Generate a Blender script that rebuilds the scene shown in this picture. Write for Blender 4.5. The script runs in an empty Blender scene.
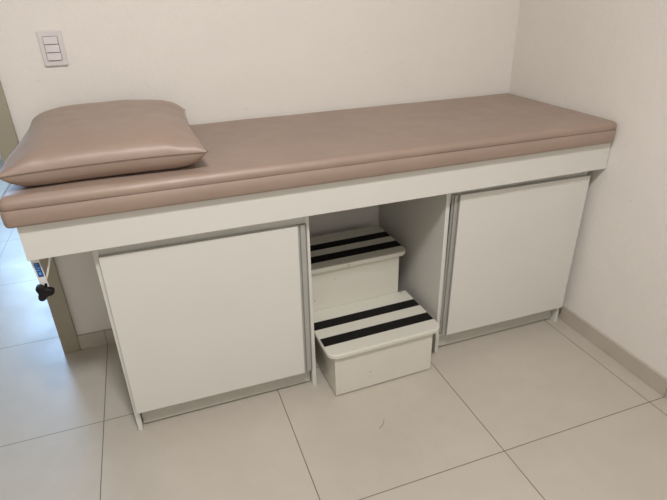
import bpy, bmesh, math, random
from mathutils import Vector, Matrix
random.seed(4)
S = bpy.context.scene
COL = S.collection

# ------------------------------------------------------------------ camera
cd = bpy.data.cameras.new('camera'); cam = bpy.data.objects.new('camera', cd); COL.objects.link(cam)
cam.location = (-1.5564, -2.0119, 1.3177)
cam.rotation_euler = (1.1032, 0.0233, -0.3456)
cd.sensor_width = 36; cd.lens = 519.8 / 667 * 36; cd.clip_start = .02
S.camera = cam
S.view_settings.view_transform = 'Standard'; S.view_settings.look = 'None'
S.view_settings.gamma = 1; S.view_settings.exposure = 0
S.view_settings.use_curve_mapping = False

# ------------------------------------------------------------------ world (blue daylight outside)
w = bpy.data.worlds.new('daylight'); S.world = w; w.use_nodes = True
w.node_tree.nodes['Background'].inputs[0].default_value = (.55, .75, 1, 1)
w.node_tree.nodes['Background'].inputs[1].default_value = 1.0

def area(name, loc, rot, sx, sy, power, colr, spread=180):
    l = bpy.data.lights.new(name, 'AREA'); l.shape = 'RECTANGLE'; l.size = sx; l.size_y = sy
    l.energy = power; l.color = colr; l.spread = math.radians(spread)
    o = bpy.data.objects.new(name, l); COL.objects.link(o); o.location = loc; o.rotation_euler = rot
    return o
# the ceiling lamp of the room, the window of the next room, an added soft fill light behind the camera
area('ceiling_lamp', (-1.42, -1.9, 2.58), (0, 0, 0), .28, .28, 44.5, (1, .985, .985))
area('window_light_next_room', (-2.68, 3.05, 1.50), (math.radians(-90), 0, 0), .75, 1.5, 51, (.46, .70, 1.05))
area('front_fill_light', (-1.2, -3.1, 1.6), (math.radians(90), 0, 0), 1.6, 1.2, 5, (1, .97, .95))

# ------------------------------------------------------------------ materials
def srgb(r, g, b):
    f = lambda c: (c/255/12.92) if c/255 <= .04045 else ((c/255+.055)/1.055)**2.4
    return (f(r), f(g), f(b), 1)
class NT:
    def __init__(s, name, colr, rough, metal=0, spec=.5):
        s.m = bpy.data.materials.new(name); s.m.use_nodes = True
        s.t = s.m.node_tree; s.b = s.t.nodes['Principled BSDF']
        s.b.inputs['Base Color'].default_value = colr
        s.b.inputs['Roughness'].default_value = rough
        s.b.inputs['Metallic'].default_value = metal
        s.b.inputs['Specular IOR Level'].default_value = spec
        s.co = s.n('ShaderNodeTexCoord').outputs['Object']
        s.bumpn = None
    def n(s, typ, **k):
        x = s.t.nodes.new(typ)
        for a, v in k.items(): setattr(x, a, v)
        return x
    def link(s, a, b): s.t.links.new(a, b)
    def noise(s, scale, detail=3, rough=.5, co=None):
        x = s.n('ShaderNodeTexNoise'); x.inputs['Scale'].default_value = scale
        x.inputs['Detail'].default_value = detail; x.inputs['Roughness'].default_value = rough
        s.link(co or s.co, x.inputs['Vector']); return x.outputs['Fac']
    def math(s, op, a, b=None, clamp=False):
        x = s.n('ShaderNodeMath', operation=op, use_clamp=clamp)
        for i, v in enumerate((a, b)):
            if v is None: continue
            if isinstance(v, (int, float)): x.inputs[i].default_value = v
            else: s.link(v, x.inputs[i])
        return x.outputs[0]
    def rng(s, v, a, b, c, d, smooth=False):
        x = s.n('ShaderNodeMapRange'); x.clamp = True
        if smooth: x.interpolation_type = 'SMOOTHSTEP'
        s.link(v, x.inputs[0])
        for i, q in enumerate((a, b, c, d)): x.inputs[i+1].default_value = q
        return x.outputs[0]
    def mix(s, f, a, b, mode='MIX'):
        x = s.n('ShaderNodeMix', data_type='RGBA', blend_type=mode)
        if isinstance(f, (int, float)): x.inputs[0].default_value = f
        else: s.link(f, x.inputs[0])
        for i, v in ((6, a), (7, b)):
            if isinstance(v, tuple): x.inputs[i].default_value = v
            else: s.link(v, x.inputs[i])
        return x.outputs[2]
    def base(s, v): s.link(v, s.b.inputs['Base Color'])
    def bump(s, h, strength, dist):
        x = s.n('ShaderNodeBump'); x.inputs['Strength'].default_value = strength
        x.inputs['Distance'].default_value = dist; s.link(h, x.inputs['Height'])
        if s.bumpn: s.link(s.bumpn, x.inputs['Normal'])
        s.bumpn = x.outputs[0]; s.link(s.bumpn, s.b.inputs['Normal'])

WALL = (.78, .74, .685, 1)
def mat_wall():
    k = NT('painted_plaster', WALL, .65, spec=.25)
    n1 = k.noise(2.2, 4)
    c = k.mix(k.rng(n1, .3, .7, 0, 1), tuple(x*.97 for x in WALL[:3])+(1,), WALL)
    sp = k.rng(k.noise(38, 2, .4), .73, .78, 0, .35)
    c = k.mix(sp, c, tuple(x*.72 for x in WALL[:3])+(1,))
    k.base(c)
    k.bump(k.noise(9, 4, .55), .25, .01); k.bump(k.noise(55, 3, .6), .6, .0025)
    k.bump(k.noise(160, 2), .25, .001)
    return k.m
def mat_floor():
    A = (.475, .425, .36, 1)
    k = NT('porcelain_tile', A, .33, spec=.5)
    sep = k.n('ShaderNodeSeparateXYZ'); k.link(k.co, sep.inputs[0])
    def lined(v, off):
        t = k.math('ADD', v, off); t = k.math('DIVIDE', t, .6)
        fl = k.math('FLOOR', t); fr = k.math('SUBTRACT', t, fl)
        d = k.math('ABSOLUTE', k.math('SUBTRACT', fr, .5))       # .5 on the joint
        return fl, k.math('MULTIPLY', k.math('SUBTRACT', .5, d), .6)
    fx, dx = lined(sep.outputs[0], .0787); fy, dy = lined(sep.outputs[1], 1.0754)
    d = k.math('MINIMUM', dx, dy)
    grout = k.rng(d, .0009, .0019, 1, 0)
    comb = k.n('ShaderNodeCombineXYZ'); k.link(fx, comb.inputs[0]); k.link(fy, comb.inputs[1])
    wn = k.n('ShaderNodeTexWhiteNoise'); k.link(comb.outputs[0], wn.inputs['Vector'])
    c = k.mix(k.rng(k.noise(1.6, 5, .6), .35, .65, 0, 1), (.475, .430, .368, 1), (.52, .470, .405, 1))
    c = k.mix(k.rng(k.noise(14, 4, .6), .3, .7, 0, .5), c, (.44, .40, .335, 1))
    c = k.mix(k.math('MULTIPLY', wn.outputs['Value'], .18), c, (.53, .475, .40, 1))
    c = k.mix(k.rng(k.noise(24, 1, .3), .80, .83, 0, .3), c, (.25, .2, .16, 1))
    c = k.mix(grout, c, (.15, .12, .09, 1))
    k.base(c)
    k.link(k.rng(k.noise(6, 3), .3, .7, .28, .38), k.b.inputs['Roughness'])
    k.bump(k.math('SUBTRACT', 1, grout), .4, .001)
    return k.m
def mat_baseboard():
    k = NT('skirting_tile', (.44, .40, .335, 1), .4, spec=.4)
    sep = k.n('ShaderNodeSeparateXYZ'); k.link(k.co, sep.inputs[0])
    def lined(v, off):
        t = k.math('DIVIDE', k.math('ADD', v, off), .6)
        fr = k.math('SUBTRACT', t, k.math('FLOOR', t))
        return k.math('MULTIPLY', k.math('SUBTRACT', .5, k.math('ABSOLUTE', k.math('SUBTRACT', fr, .5))), .6)
    d = k.math('MINIMUM', lined(sep.outputs[0], .0787), lined(sep.outputs[1], 1.0754))
    c = k.mix(k.rng(k.noise(9, 4), .3, .7, 0, 1), (.46, .41, .35, 1), (.51, .455, .39, 1))
    c = k.mix(k.rng(d, .0008, .0016, 1, 0), c, (.2, .17, .14, 1)); k.base(c)
    return k.m
def mat_lam(name='white_laminate', c=(.65, .635, .585, 1), r=.42, wear=False):
    k = NT(name, c, r, spec=.4)
    cc = k.mix(k.rng(k.noise(3, 3), .3, .7, 0, 1), tuple(x*.975 for x in c[:3])+(1,), c)
    if wear:
        cc = k.mix(k.rng(k.noise(30, 3, .5), .705, .735, 0, .5), cc, (.36, .27, .17, 1))
        cc = k.mix(k.rng(k.noise(7, 4, .6), .5, .72, 0, .2), cc, (.58, .52, .40, 1))
    k.base(cc); k.bump(k.noise(240, 2), .08, .0006)
    return k.m
def mat_vinyl(name='rosy_brown_vinyl', k1=1.0):
    A = (.312*k1, .224*k1, .174*k1, 1)
    k = NT(name, A, .5, .08, spec=.6)
    k.b.inputs['Coat Weight'].default_value = .35; k.b.inputs['Coat Roughness'].default_value = .42
    c = k.mix(k.rng(k.noise(5, 4), .3, .7, 0, 1), tuple(x*.94 for x in A[:3])+(1,), tuple(min(1, x*1.05) for x in A[:3])+(1,))
    k.base(c)
    k.link(k.rng(k.noise(18, 4), .3, .7, .50, .60), k.b.inputs['Roughness'])
    k.b.inputs['Sheen Weight'].default_value = .05
    k.b.inputs['Sheen Tint'].default_value = (1, .93, .88, 1)
    k.bump(k.noise(5, 3, .5), .35, .02)
    v = k.n('ShaderNodeTexVoronoi'); v.inputs['Scale'].default_value = 420; k.link(k.co, v.inputs['Vector'])
    k.bump(v.outputs['Distance'], .12, .0008)
    return k.m
def plain(name, c, r, metal=0, spec=.5, nz=60):
    k = NT(name, c, r, metal, spec)
    k.base(k.mix(k.rng(k.noise(nz, 3), .3, .7, 0, 1), tuple(x*.95 for x in c[:3])+(1,), c))
    return k.m

M = dict(
    wall=mat_wall(), floor=mat_floor(), base=mat_baseboard(), lam=mat_lam(), wood=mat_lam('painted_step_wood', (.64, .62, .54, 1), .45, True),
    vinyl=mat_vinyl(), seam=plain('dark_seam', (.17, .115, .085, 1), .6),
    ceil=plain('ceiling_paint', (.66, .64, .60, 1), .8), casing=plain('painted_door_casing', (.36, .325, .245, 1), .45, nz=8),
    alu=plain('anodised_aluminium', (.44, .435, .405, 1), .48, .4), plast=plain('switch_plastic', (.69, .64, .64, 1), .35),
    black=plain('black_grip_tape', (.010, .009, .008, 1), .8, spec=.15, nz=300), knob=plain('black_knob_plastic', (.006, .006, .006, 1), .45, spec=.25),
    steel=plain('white_painted_steel', (.72, .70, .68, 1), .35), gap=plain('shadow_gap_edge', (.22, .2, .17, 1), .7),
    blue=plain('blue_sticker', (.012, .07, .28, 1), .4), lblue=plain('pale_blue_print', (.12, .35, .62, 1), .4),
    kick=plain('grey_plinth_laminate', (.50, .49, .43, 1), .45),
    back=plain('hardboard_back', (.60, .56, .47, 1), .6, nz=6))

# ------------------------------------------------------------------ mesh helpers
def obj(name, bm, mat, parent=None, smooth=False, bevel=0, loc=(0, 0, 0)):
    bmesh.ops.recalc_face_normals(bm, faces=bm.faces)
    me = bpy.data.meshes.new(name); bm.to_mesh(me); bm.free()
    me.materials.append(mat)
    if smooth:
        for p in me.polygons: p.use_smooth = True
    o = bpy.data.objects.new(name, me); COL.objects.link(o); o.location = loc
    if parent: o.parent = parent
    if bevel:
        b = o.modifiers.new('bevel', 'BEVEL'); b.width = bevel; b.segments = 3; b.limit_method = 'ANGLE'
        b.harden_normals = False
        for p in me.polygons: p.use_smooth = True
        me.set_sharp_from_angle(angle=math.radians(35)) if hasattr(me, 'set_sharp_from_angle') else None
    return o
def box(bm, x0, x1, y0, y1, z0, z1):
    v = [bm.verts.new(p) for p in ((x0,y0,z0),(x1,y0,z0),(x1,y1,z0),(x0,y1,z0),(x0,y0,z1),(x1,y0,z1),(x1,y1,z1),(x0,y1,z1))]
    for f in ((0,3,2,1),(4,5,6,7),(0,1,5,4),(1,2,6,5),(2,3,7,6),(3,0,4,7)): bm.faces.new([v[i] for i in f])
    return bm
def B(*a):
    bm = bmesh.new()
    for q in a: box(bm, *q)
    return bm
def prism(pts, axis, a, b):
    """closed 2-D outline swept along an axis"""
    bm = bmesh.new()
    def P(p, t): return {'z': (p[0], p[1], t), 'y': (p[0], t, p[1]), 'x': (t, p[0], p[1])}[axis]
    A = [bm.verts.new(P(p, a)) for p in pts]; C = [bm.verts.new(P(p, b)) for p in pts]
    bm.faces.new(A); bm.faces.new(C[::-1])
    n = len(pts)
    for i in range(n): bm.faces.new([A[i], A[(i+1) % n], C[(i+1) % n], C[i]])
    return bm
def tube(bm, pts, r, seg=10, closed=False):
    pts = [Vector(p) for p in pts]; n = len(pts); rings = []
    for i, p in enumerate(pts):
        if closed: d = pts[(i+1) % n]-pts[i-1]
        else: d = pts[min(i+1, n-1)]-pts[max(i-1, 0)]
        d.normalize(); up = Vector((0, 0, 1)) if abs(d.z) < .9 else Vector((1, 0, 0))
        a = d.cross(up).normalized(); b = d.cross(a)
        rings.append([bm.verts.new(p + r*(a*math.cos(t*2*math.pi/seg)+b*math.sin(t*2*math.pi/seg))) for t in range(seg)])
    for i in range(n if closed else n-1):
        A, C = rings[i], rings[(i+1) % n]
        for t in range(seg): bm.faces.new([A[t], A[(t+1) % seg], C[(t+1) % seg], C[t]])
    if not closed: bm.faces.new(rings[0]); bm.faces.new(rings[-1][::-1])
    return bm
def thing(name, label, cat, loc=(0, 0, 0), rz=0, group=None):
    o = bpy.data.objects.new(name, None); COL.objects.link(o); o.location = loc; o.rotation_euler.z = rz
    o.empty_display_size = .1; o['label'] = label; o['category'] = cat
    if group: o['group'] = group
    return o
def tag(o, label, cat, group=None):
    o['label'] = label; o['category'] = cat
    if group: o['group'] = group
    return o
def struct(o): o['kind'] = 'structure'; return o

# ------------------------------------------------------------------ room shell
ROOM_L, ROOM_F, TOP = -3.35, -3.3, 2.62
DX0, DX1, DTOP = -2.86, -2.040, 2.10         # doorway in the back wall
HALL = 3.3
struct(obj('floor', B((ROOM_L-.1, .1, ROOM_F-.1, HALL+.1, -.08, 0)), M['floor']))
struct(obj('ceiling', B((ROOM_L-.1, .1, ROOM_F-.1, HALL+.1, TOP, TOP+.08)), M['ceil']))
struct(obj('wall_back', B((DX1, .1, 0, .13, 0, TOP), (ROOM_L, DX0, 0, .13, 0, TOP), (DX0, DX1, 0, .13, DTOP, TOP)), M['wall']))
struct(obj('wall_right', B((0, .1, ROOM_F, 0, 0, TOP)), M['wall']))
struct(obj('wall_left', B((ROOM_L-.1, ROOM_L, ROOM_F, HALL, 0, TOP)), M['wall']))
struct(obj('wall_front', B((ROOM_L, 0, ROOM_F-.1, ROOM_F, 0, TOP)), M['wall']))
struct(obj('wall_hall_right', B((-.9, -.8, .13, HALL, 0, TOP)), M['wall']))
struct(obj('wall_hall_back', B((ROOM_L, -.8, HALL, HALL+.1, 0, .62), (ROOM_L, -.8, HALL, HALL+.1, 2.28, TOP),
                                (ROOM_L, -3.3, HALL, HALL+.1, .62, 2.28), (-1.9, -.8, HALL, HALL+.1, .62, 2.28)), M['wall']))
BH = .068
struct(obj('baseboard_back', B((-1.983, -.011, -.011, 0, 0, BH)), M['base'], bevel=.0015))
struct(obj('baseboard_right', B((-.011, 0, ROOM_F, 0, 0, BH)), M['base'], bevel=.0015))
struct(obj('trim_1', B((-2.046, -1.983, -.014, 0, 0, DTOP+.06)), M['casing'], bevel=.002))
struct(obj('trim_2', B((DX0-.057, DX0+.006, -.014, 0, 0, DTOP+.06)), M['casing'], bevel=.002))
struct(obj('trim_3', B((DX0+.006, -2.046, -.014, 0, DTOP-.006, DTOP+.06)), M['casing'], bevel=.002))
struct(obj('trim_4', B((DX1-.006, DX1, 0, .13, 0, DTOP), (DX0, DX0+.006, 0, .13, 0, DTOP), (DX0+.006, DX1-.006, 0, .13, DTOP-.006, DTOP)), M['casing']))

# ------------------------------------------------------------------ light switch
sx, sz = -1.808, 1.1625
sw = thing('light_switch', 'white plastic triple rocker light switch on the wall above the pillow', 'light switch', (sx, 0, sz))
def rrect(x0, x1, z0, z1, r, seg=6):
    pts = []
    for cx, cz, a in ((x1-r, z1-r, 0), (x0+r, z1-r, 90), (x0+r, z0+r, 180), (x1-r, z0+r, 270)):
        for i in range(seg+1):
            t = math.radians(a+90*i/seg); pts.append((cx+r*math.cos(t), cz+r*math.sin(t)))
    return pts
obj('cover_plate', prism(rrect(-.0355, .0355, -.0535, .0535, .004), 'y', -.009, 0), M['plast'], sw, bevel=.0025)
obj('rocker_bezel', prism(rrect(-.0222, .0222, -.0372, .0372, .003), 'y', -.0098, -.009), M['gap'], sw)
for i in range(3):
    zc = (1-i)*.0245
    bm = bmesh.new()
    prof = [(-.0098, -.0112), (-.0150, -.0112), (-.0132, 0), (-.0118, .0112), (-.0098, .0112)]
    obj('rocker', prism([(a, b+zc) for a, b in prof], 'x', -.0208, .0208), M['plast'], sw, bevel=.001); bm.free()

# ------------------------------------------------------------------ bench top (frame carrying the mattress)
FX0, FX1, FY, FZ0, FZ1 = -1.915, -.003, -.613, .700, .800
bench = thing('examination_bench', 'long white laminate examination bench top with deep front apron spanning two cabinets', 'bench', (FX0, FY, FZ0))
def rel(bm, p):
    bmesh.ops.translate(bm, verts=bm.verts, vec=-Vector(p)); return bm
bo = (FX0, FY, FZ0)
obj('apron', rel(B((FX0, FX1, FY, FY+.018, FZ0, FZ1)), bo), M['lam'], bench, bevel=.001)
obj('end_panel', rel(B((FX0, FX0+.018, FY+.018, -.003, FZ0, FZ1)), bo), M['lam'], bench, bevel=.001)
obj('top_board', rel(B((FX0+.018, FX1, FY+.018, -.003, FZ1-.018, FZ1)), bo), M['lam'], bench)
# hanging bracket with a star knob
br = obj('roll_bracket', rel(prism([(-1.917, .712), (-1.896, .712), (-1.889, .602), (-1.908, .602)], 'y', -.590, -.586), bo), M['steel'], bench, bevel=.0008)
bm = bmesh.new(); tube(bm, [(-1.860, -.583, .712), (-1.873, -.583, .675), (-1.886, -.584, .640), (-1.899, -.585, .612)], .0028)
obj('bracket_rod', rel(bm, bo), M['steel'], bench, smooth=True)
def para(zt, zb, inset0, inset1, y0, y1):
    f = lambda z: (-1.915 + (.712-z)/.110*.008)
    return prism([(f(zt)+inset0, zt), (f(zt)+inset1, zt), (f(zb)+inset1, zb), (f(zb)+inset0, zb)], 'y', y0, y1)
lb = obj('sticker', rel(para(.6815, .6385, .003, .0165, -.5908, -.590), bo), M['blue'], br); lb['label'] = 'small blue sticker with pale print'
mk = bmesh.new()
for (zt, zb, a, b) in ((.679, .677, .005, .013), (.674, .671, .005, .010), (.667, .665, .007, .014), (.660, .658, .005, .012), (.653, .645, .007, .012)):
    t = para(zt, zb, a, b, -.5912, -.5908); me = bpy.data.meshes.new('t'); t.to_mesh(me); t.free(); mk.from_mesh(me); bpy.data.meshes.remove(me)
obj('print', rel(mk, bo), M['lblue'], br)
# knob: three rounded lobes round a hub
def knob_outline():
    pts = []
    for i in range(72):
        t = 2*math.pi*i/72
        r = .0140 + .0115*(.5+.5*math.cos(3*(t-math.radians(0))))
        pts.append((-1.9020+r*math.cos(t), .5970+r*math.sin(t)))
    return pts
kb = obj('knob', rel(prism(knob_outline(), 'y', -.612, -.592), bo), M['knob'], bench, bevel=.004); kb['label'] = 'black three-lobed plastic clamping knob'
bm = bmesh.new(); tube(bm, [(-1.9020, -.592, .5970), (-1.9020, -.580, .5970)], .007, 16)
tube(bm, [(-1.8965, -.588, .607), (-1.8955, -.588, .617)], .004, 12)
obj('knob_stem', rel(bm, bo), M['knob'], kb)

# ------------------------------------------------------------------ cabinets
YC = -.5628
def cabinet(x0, x1, dx0, dx1, hx0, hx1, label, flip, dz, dy):
    c = thing('base_cabinet', label, 'cabinet', ((x0+x1)/2, YC+dy, 0), 0, 'cabinets under the examination bench')
    o = ((x0+x1)/2, YC, 0); t = .0155; zt = .780
    for s, (a, b) in enumerate(((x0, x0+t), (x1-t, x1))):
        obj('side_panel', rel(B((a, b, YC, -.014-dy, 0, zt)), o), M['lam'], c, bevel=.0012)
    obj('back_panel', rel(B((x0+t, x1-t, -.020, -.014, .06, zt)), o), M['back'], c)
    obj('bottom_shelf', rel(B((x0+t, x1-t, YC+.012, -.020, .070, .086)), o), M['lam'], c)
    obj('top_rail', rel(B((x0+t, x1-t, YC+.003, YC+.018, .64, zt)), o), M['lam'], c)
    obj('plinth', rel(B((x0+t+.003, x1-t-.003, -.541, -.526, .008, .070)), o), M['kick'], c, bevel=.001)
    d = obj('door', rel(B((dx0, dx1, -.580, -.5645, .0865, dz)), o), M['lam'], c, bevel=.0012)
    d.rotation_euler.y = math.radians(.5 if not flip else .6); d.location.x = -.004 if not flip else -.0085
    # aluminium channel handle on the free edge of the door
    s = 1 if not flip else -1
    e = hx0 if not flip else hx1                       # edge against the door
    wd = hx1-hx0
    P = [(0, -.581), (.0018, -.581), (.0018, -.5705), (.0075, -.5700), (.0105, -.5745), (wd-.0075, -.5745), (wd-.006, -.5665), (wd-.0018, -.5665), (wd-.0018, -.572), (wd, -.572), (wd, -.5640), (0, -.5640)]
    obj('handle', rel(prism([(e+s*a, b) for a, b in P], 'z', .0865, dz), o), M['alu'], d)
    return c
cabinet(-1.7661, -1.1351, -1.7535, -1.179, -1.179, -1.1475, 'white cabinet with hinged door under the pillow end of the bench', False, .6620, -.006)
cabinet(-.6369, -.0340, -.592, -.031, -.6165, -.592, 'white cabinet with hinged door under the bench beside the right wall', True, .670, 0)

# ------------------------------------------------------------------ two-step stool
RZ = math.radians(1.5)
st = thing('step_stool', 'white wooden two-step stool with black anti-slip strips in the gap between cabinets', 'step stool', (-1.114, -.669, 0), RZ)
ZL, ZU, T = .193, .380, .018
BX0, BX1 = .0235, .412
def tread(v0, v1, z1):
    r = .036; pts = []
    x0, x1 = 0, .447
    for cx, cy, a in ((x0+r, v0+r, 180), (x1-r, v0+r, 270)):
        for i in range(9):
            t = math.radians(a+90*i/8); pts.append((cx+r*math.cos(t), cy+r*math.sin(t)))
    pts += [(x1, v1), (x0, v1)]
    return prism(pts, 'z', z1-T, z1)
lt = obj('tread', tread(0, .292, ZL), M['wood'], st, bevel=.004)
ut = obj('tread', tread(.280, .560, ZU), M['wood'], st, bevel=.004)
for a, b, z, p in ((.064, .111, ZL, lt), (.168, .215, ZL, lt), (.333, .383, ZU, ut), (.433, .480, ZU, ut)):
    q = obj('anti_slip_strip', B((.004, .443, a, b, z, z+.0012)), M['black'], p); q['label'] = 'black anti-slip strip'
obj('front_board', B((BX0+.018, BX1, .013, .031, .005, ZL-T)), M['wood'], st, bevel=.001)
obj('side_board', prism([(.013, .005), (.545, .005), (.545, ZU-T), (.292, ZU-T), (.292, ZL-T), (.013, ZL-T)], 'x', BX0, BX0+.018), M['wood'], st, bevel=.001)
obj('side_board', prism([(.031, .005), (.545, .005), (.545, ZU-T), (.310, ZU-T), (.310, ZL-T), (.031, ZL-T)], 'x', BX1-.018, BX1), M['wood'], st, bevel=.001)
obj('riser_board', B((BX0+.018, BX1, .292, .310, ZL-T, ZU-T)), M['wood'], st, bevel=.001)
for x, y in ((BX0+.009, .03), (BX1-.009, .05), (BX0+.009, .53), (BX1-.009, .53)):
    gl = bmesh.new(); tube(gl, [(x, y, 0), (x, y, .0052)], .007, 14); obj('glide', gl, M['knob'], st)

# ------------------------------------------------------------------ mattress
def ring(x0, x1, y0, y1, r, z, seg=8, nx=60, ny=20):
    r = max(r, .001); pts = []
    def ln(a, b, n): return [(a[0]+(b[0]-a[0])*i/n, a[1]+(b[1]-a[1])*i/n) for i in range(1, n)]
    C = ((x1-r, y0+r, -90), (x1-r, y1-r, 0), (x0+r, y1-r, 90), (x0+r, y0+r, 180))
    arcs = []
    for cx, cy, a in C:
        arcs.append([(cx+r*math.cos(math.radians(a+90*i/seg)), cy+r*math.sin(math.radians(a+90*i/seg))) for i in range(seg+1)])
    for i in range(4):
        pts += arcs[i] + ln(arcs[i][-1], arcs[(i+1) % 4][0], ny if i % 2 == 0 else nx)
    return [(p[0], p[1], z) for p in pts]
MX0, MX1, MY0, MY1, MZ0, MZ1 = -1.940, -.004, -.634, -.006, .8005, .882
prof = [(.012, MZ0), (.004, MZ0+.002), (.001, MZ0+.008), (0, MZ0+.025), (.0005, MZ0+.046), (.0022, .8485), (.0022, .8509), (.0008, .8545)]
for i in range(1, 9):
    t = math.radians(90*i/8); prof.append((.0008+.024*(1-math.cos(t)), .8575+.0215*math.sin(t)))
prof += [(.05, .8800), (.09, .8812), (.15, .882), (.24, .882), (.30, .882)]
bm = bmesh.new(); prev = None; rng = random.Random(2)
from mathutils import noise as mn
for k, (d, z) in enumerate(prof):
    pts = ring(MX0+d, MX1-d, MY0+d, MY1-d, max(.02-d, .002), z)
    vs = []
    for p in pts:
        q = Vector(p)
        if z > MZ0+.004: 
            wv = mn.noise(Vector((q.x*4, q.y*6, z*8)))*.0022 + mn.noise(Vector((q.x*13, q.y*9, z*20)))*.0007
            if z >= .876: q.z += wv*max(0, 1-d/.24)
            elif q.y < -.5 and q.x < MX1-.04: q.y += wv*.8
        vs.append(bm.verts.new(q))
    if prev:
        n = len(vs)
        for i in range(n): bm.faces.new([prev[i], prev[(i+1) % n], vs[(i+1) % n], vs[i]])
    else: bm.faces.new(vs)
    prev = vs
bm.faces.new(prev)
mo = (MX0, MY0, MZ0)
mt = obj('mattress', rel(bm, mo), M['vinyl'], smooth=True, loc=mo)
tag(mt, 'long taupe vinyl mattress pad lying along the white bench top', 'mattress')
pp = ring(MX0+.0012, MX1-.0012, MY0+.0012, MY1-.0012, .02, .8497)
bm = bmesh.new(); tube(bm, pp, .0008, 6, True)
obj('seam', rel(bm, mo), M['seam'], mt, smooth=True)

# ------------------------------------------------------------------ pillow
PC = Vector((-1.6725, -.330, .8838))
def seam_pt(u, v):
    hw, hd = .254, .283
    x = hw*u*(1-.055*(1-v*v)); y = hd*v*(1-.055*(1-u*u))
    x *= 1-.030*(v+1)/2
    z = .0440 + .013*(v+1)/2 + .003*(1-u*u) + (.004 if u > 0 and v < 0 else 0)*u*v*v
    return x, y, z
def puff(u, v):
    a = max(0, 1-abs(u)**(4.0)); b = max(0, 1-abs(v)**(3.2 if v < 0 else 5.5))
    return (a**.58)*(b**(.48 if v < 0 else .6))
def belly(u, v):
    return max(0, 1-abs(u)**7)**.5*max(0, 1-abs(v)**7)**.5
N = 44
def gp(i): 
    t = -1+2*i/N; return math.sin(t*math.pi/2)*.55+t*.45
bm = bmesh.new(); top = {}; bot = {}
for i in range(N+1):
    for j in range(N+1):
        u, v = gp(i), gp(j); x, y, z = seam_pt(u, v); f = puff(u, v)
        edge = i in (0, N) or j in (0, N)
        cr = max(0, abs(u)*abs(v)-.35)
        wr = math.sin((abs(u)-abs(v))*15+2*u)*.0035*min(1, cr*2.2)*min(1, f*3)
        wr += mn.noise(Vector((u*2.2+3, v*2.2, 1)))*.005*f + mn.noise(Vector((u*6, v*5+7, 4)))*.0018*f
        top[i, j] = bm.verts.new((x, y, z+((.068 if v > 0 else .068)*f if not edge else 0)+(wr if not edge else 0)))
        if edge: bot[i, j] = top[i, j]
        else:
            zb = z-.062*belly(u, v)
            zb = max(zb, .0006*(1+0*f))
            bot[i, j] = bm.verts.new((x*(1-.02*(1-f)), y, zb))
for i in range(N):
    for j in range(N):
        bm.faces.new([top[i, j], top[i+1, j], top[i+1, j+1], top[i, j+1]])
        q = [bot[i, j], bot[i, j+1], bot[i+1, j+1], bot[i+1, j]]
        bm.faces.new(q)
pl = obj('pillow', bm, M['vinyl'], smooth=True, loc=PC)
tag(pl, 'plump square taupe vinyl pillow lying on the left end of the mattress', 'pillow')
s = pl.modifiers.new('sub', 'SUBSURF'); s.levels = 1; s.render_levels = 1
pts = []
for i in range(N): pts.append(seam_pt(gp(i), -1))
for j in range(N): pts.append(seam_pt(1, gp(j)))
for i in range(N): pts.append(seam_pt(gp(N-i), 1))
for j in range(N): pts.append(seam_pt(-1, gp(N-j)))
bm = bmesh.new(); tube(bm, pts, .0008, 6, True)
obj('seam', bm, M['seam'], pl, smooth=True)

# ------------------------------------------------------------------ thread on the floor
bm = bmesh.new(); tube(bm, [(-1.0093, -.8499, .0012), (-.9990, -.8445, .0012), (-.9895, -.8385, .0012), (-.9820, -.8290, .0012), (-.9768, -.8191, .0012)], .0007, 6)
to = (-.99, -.84, 0)
tag(obj('loose_thread', rel(bm, to), M['seam'], smooth=True, loc=to), 'tiny dark thread lying on the floor tile in front of the step stool', 'thread')
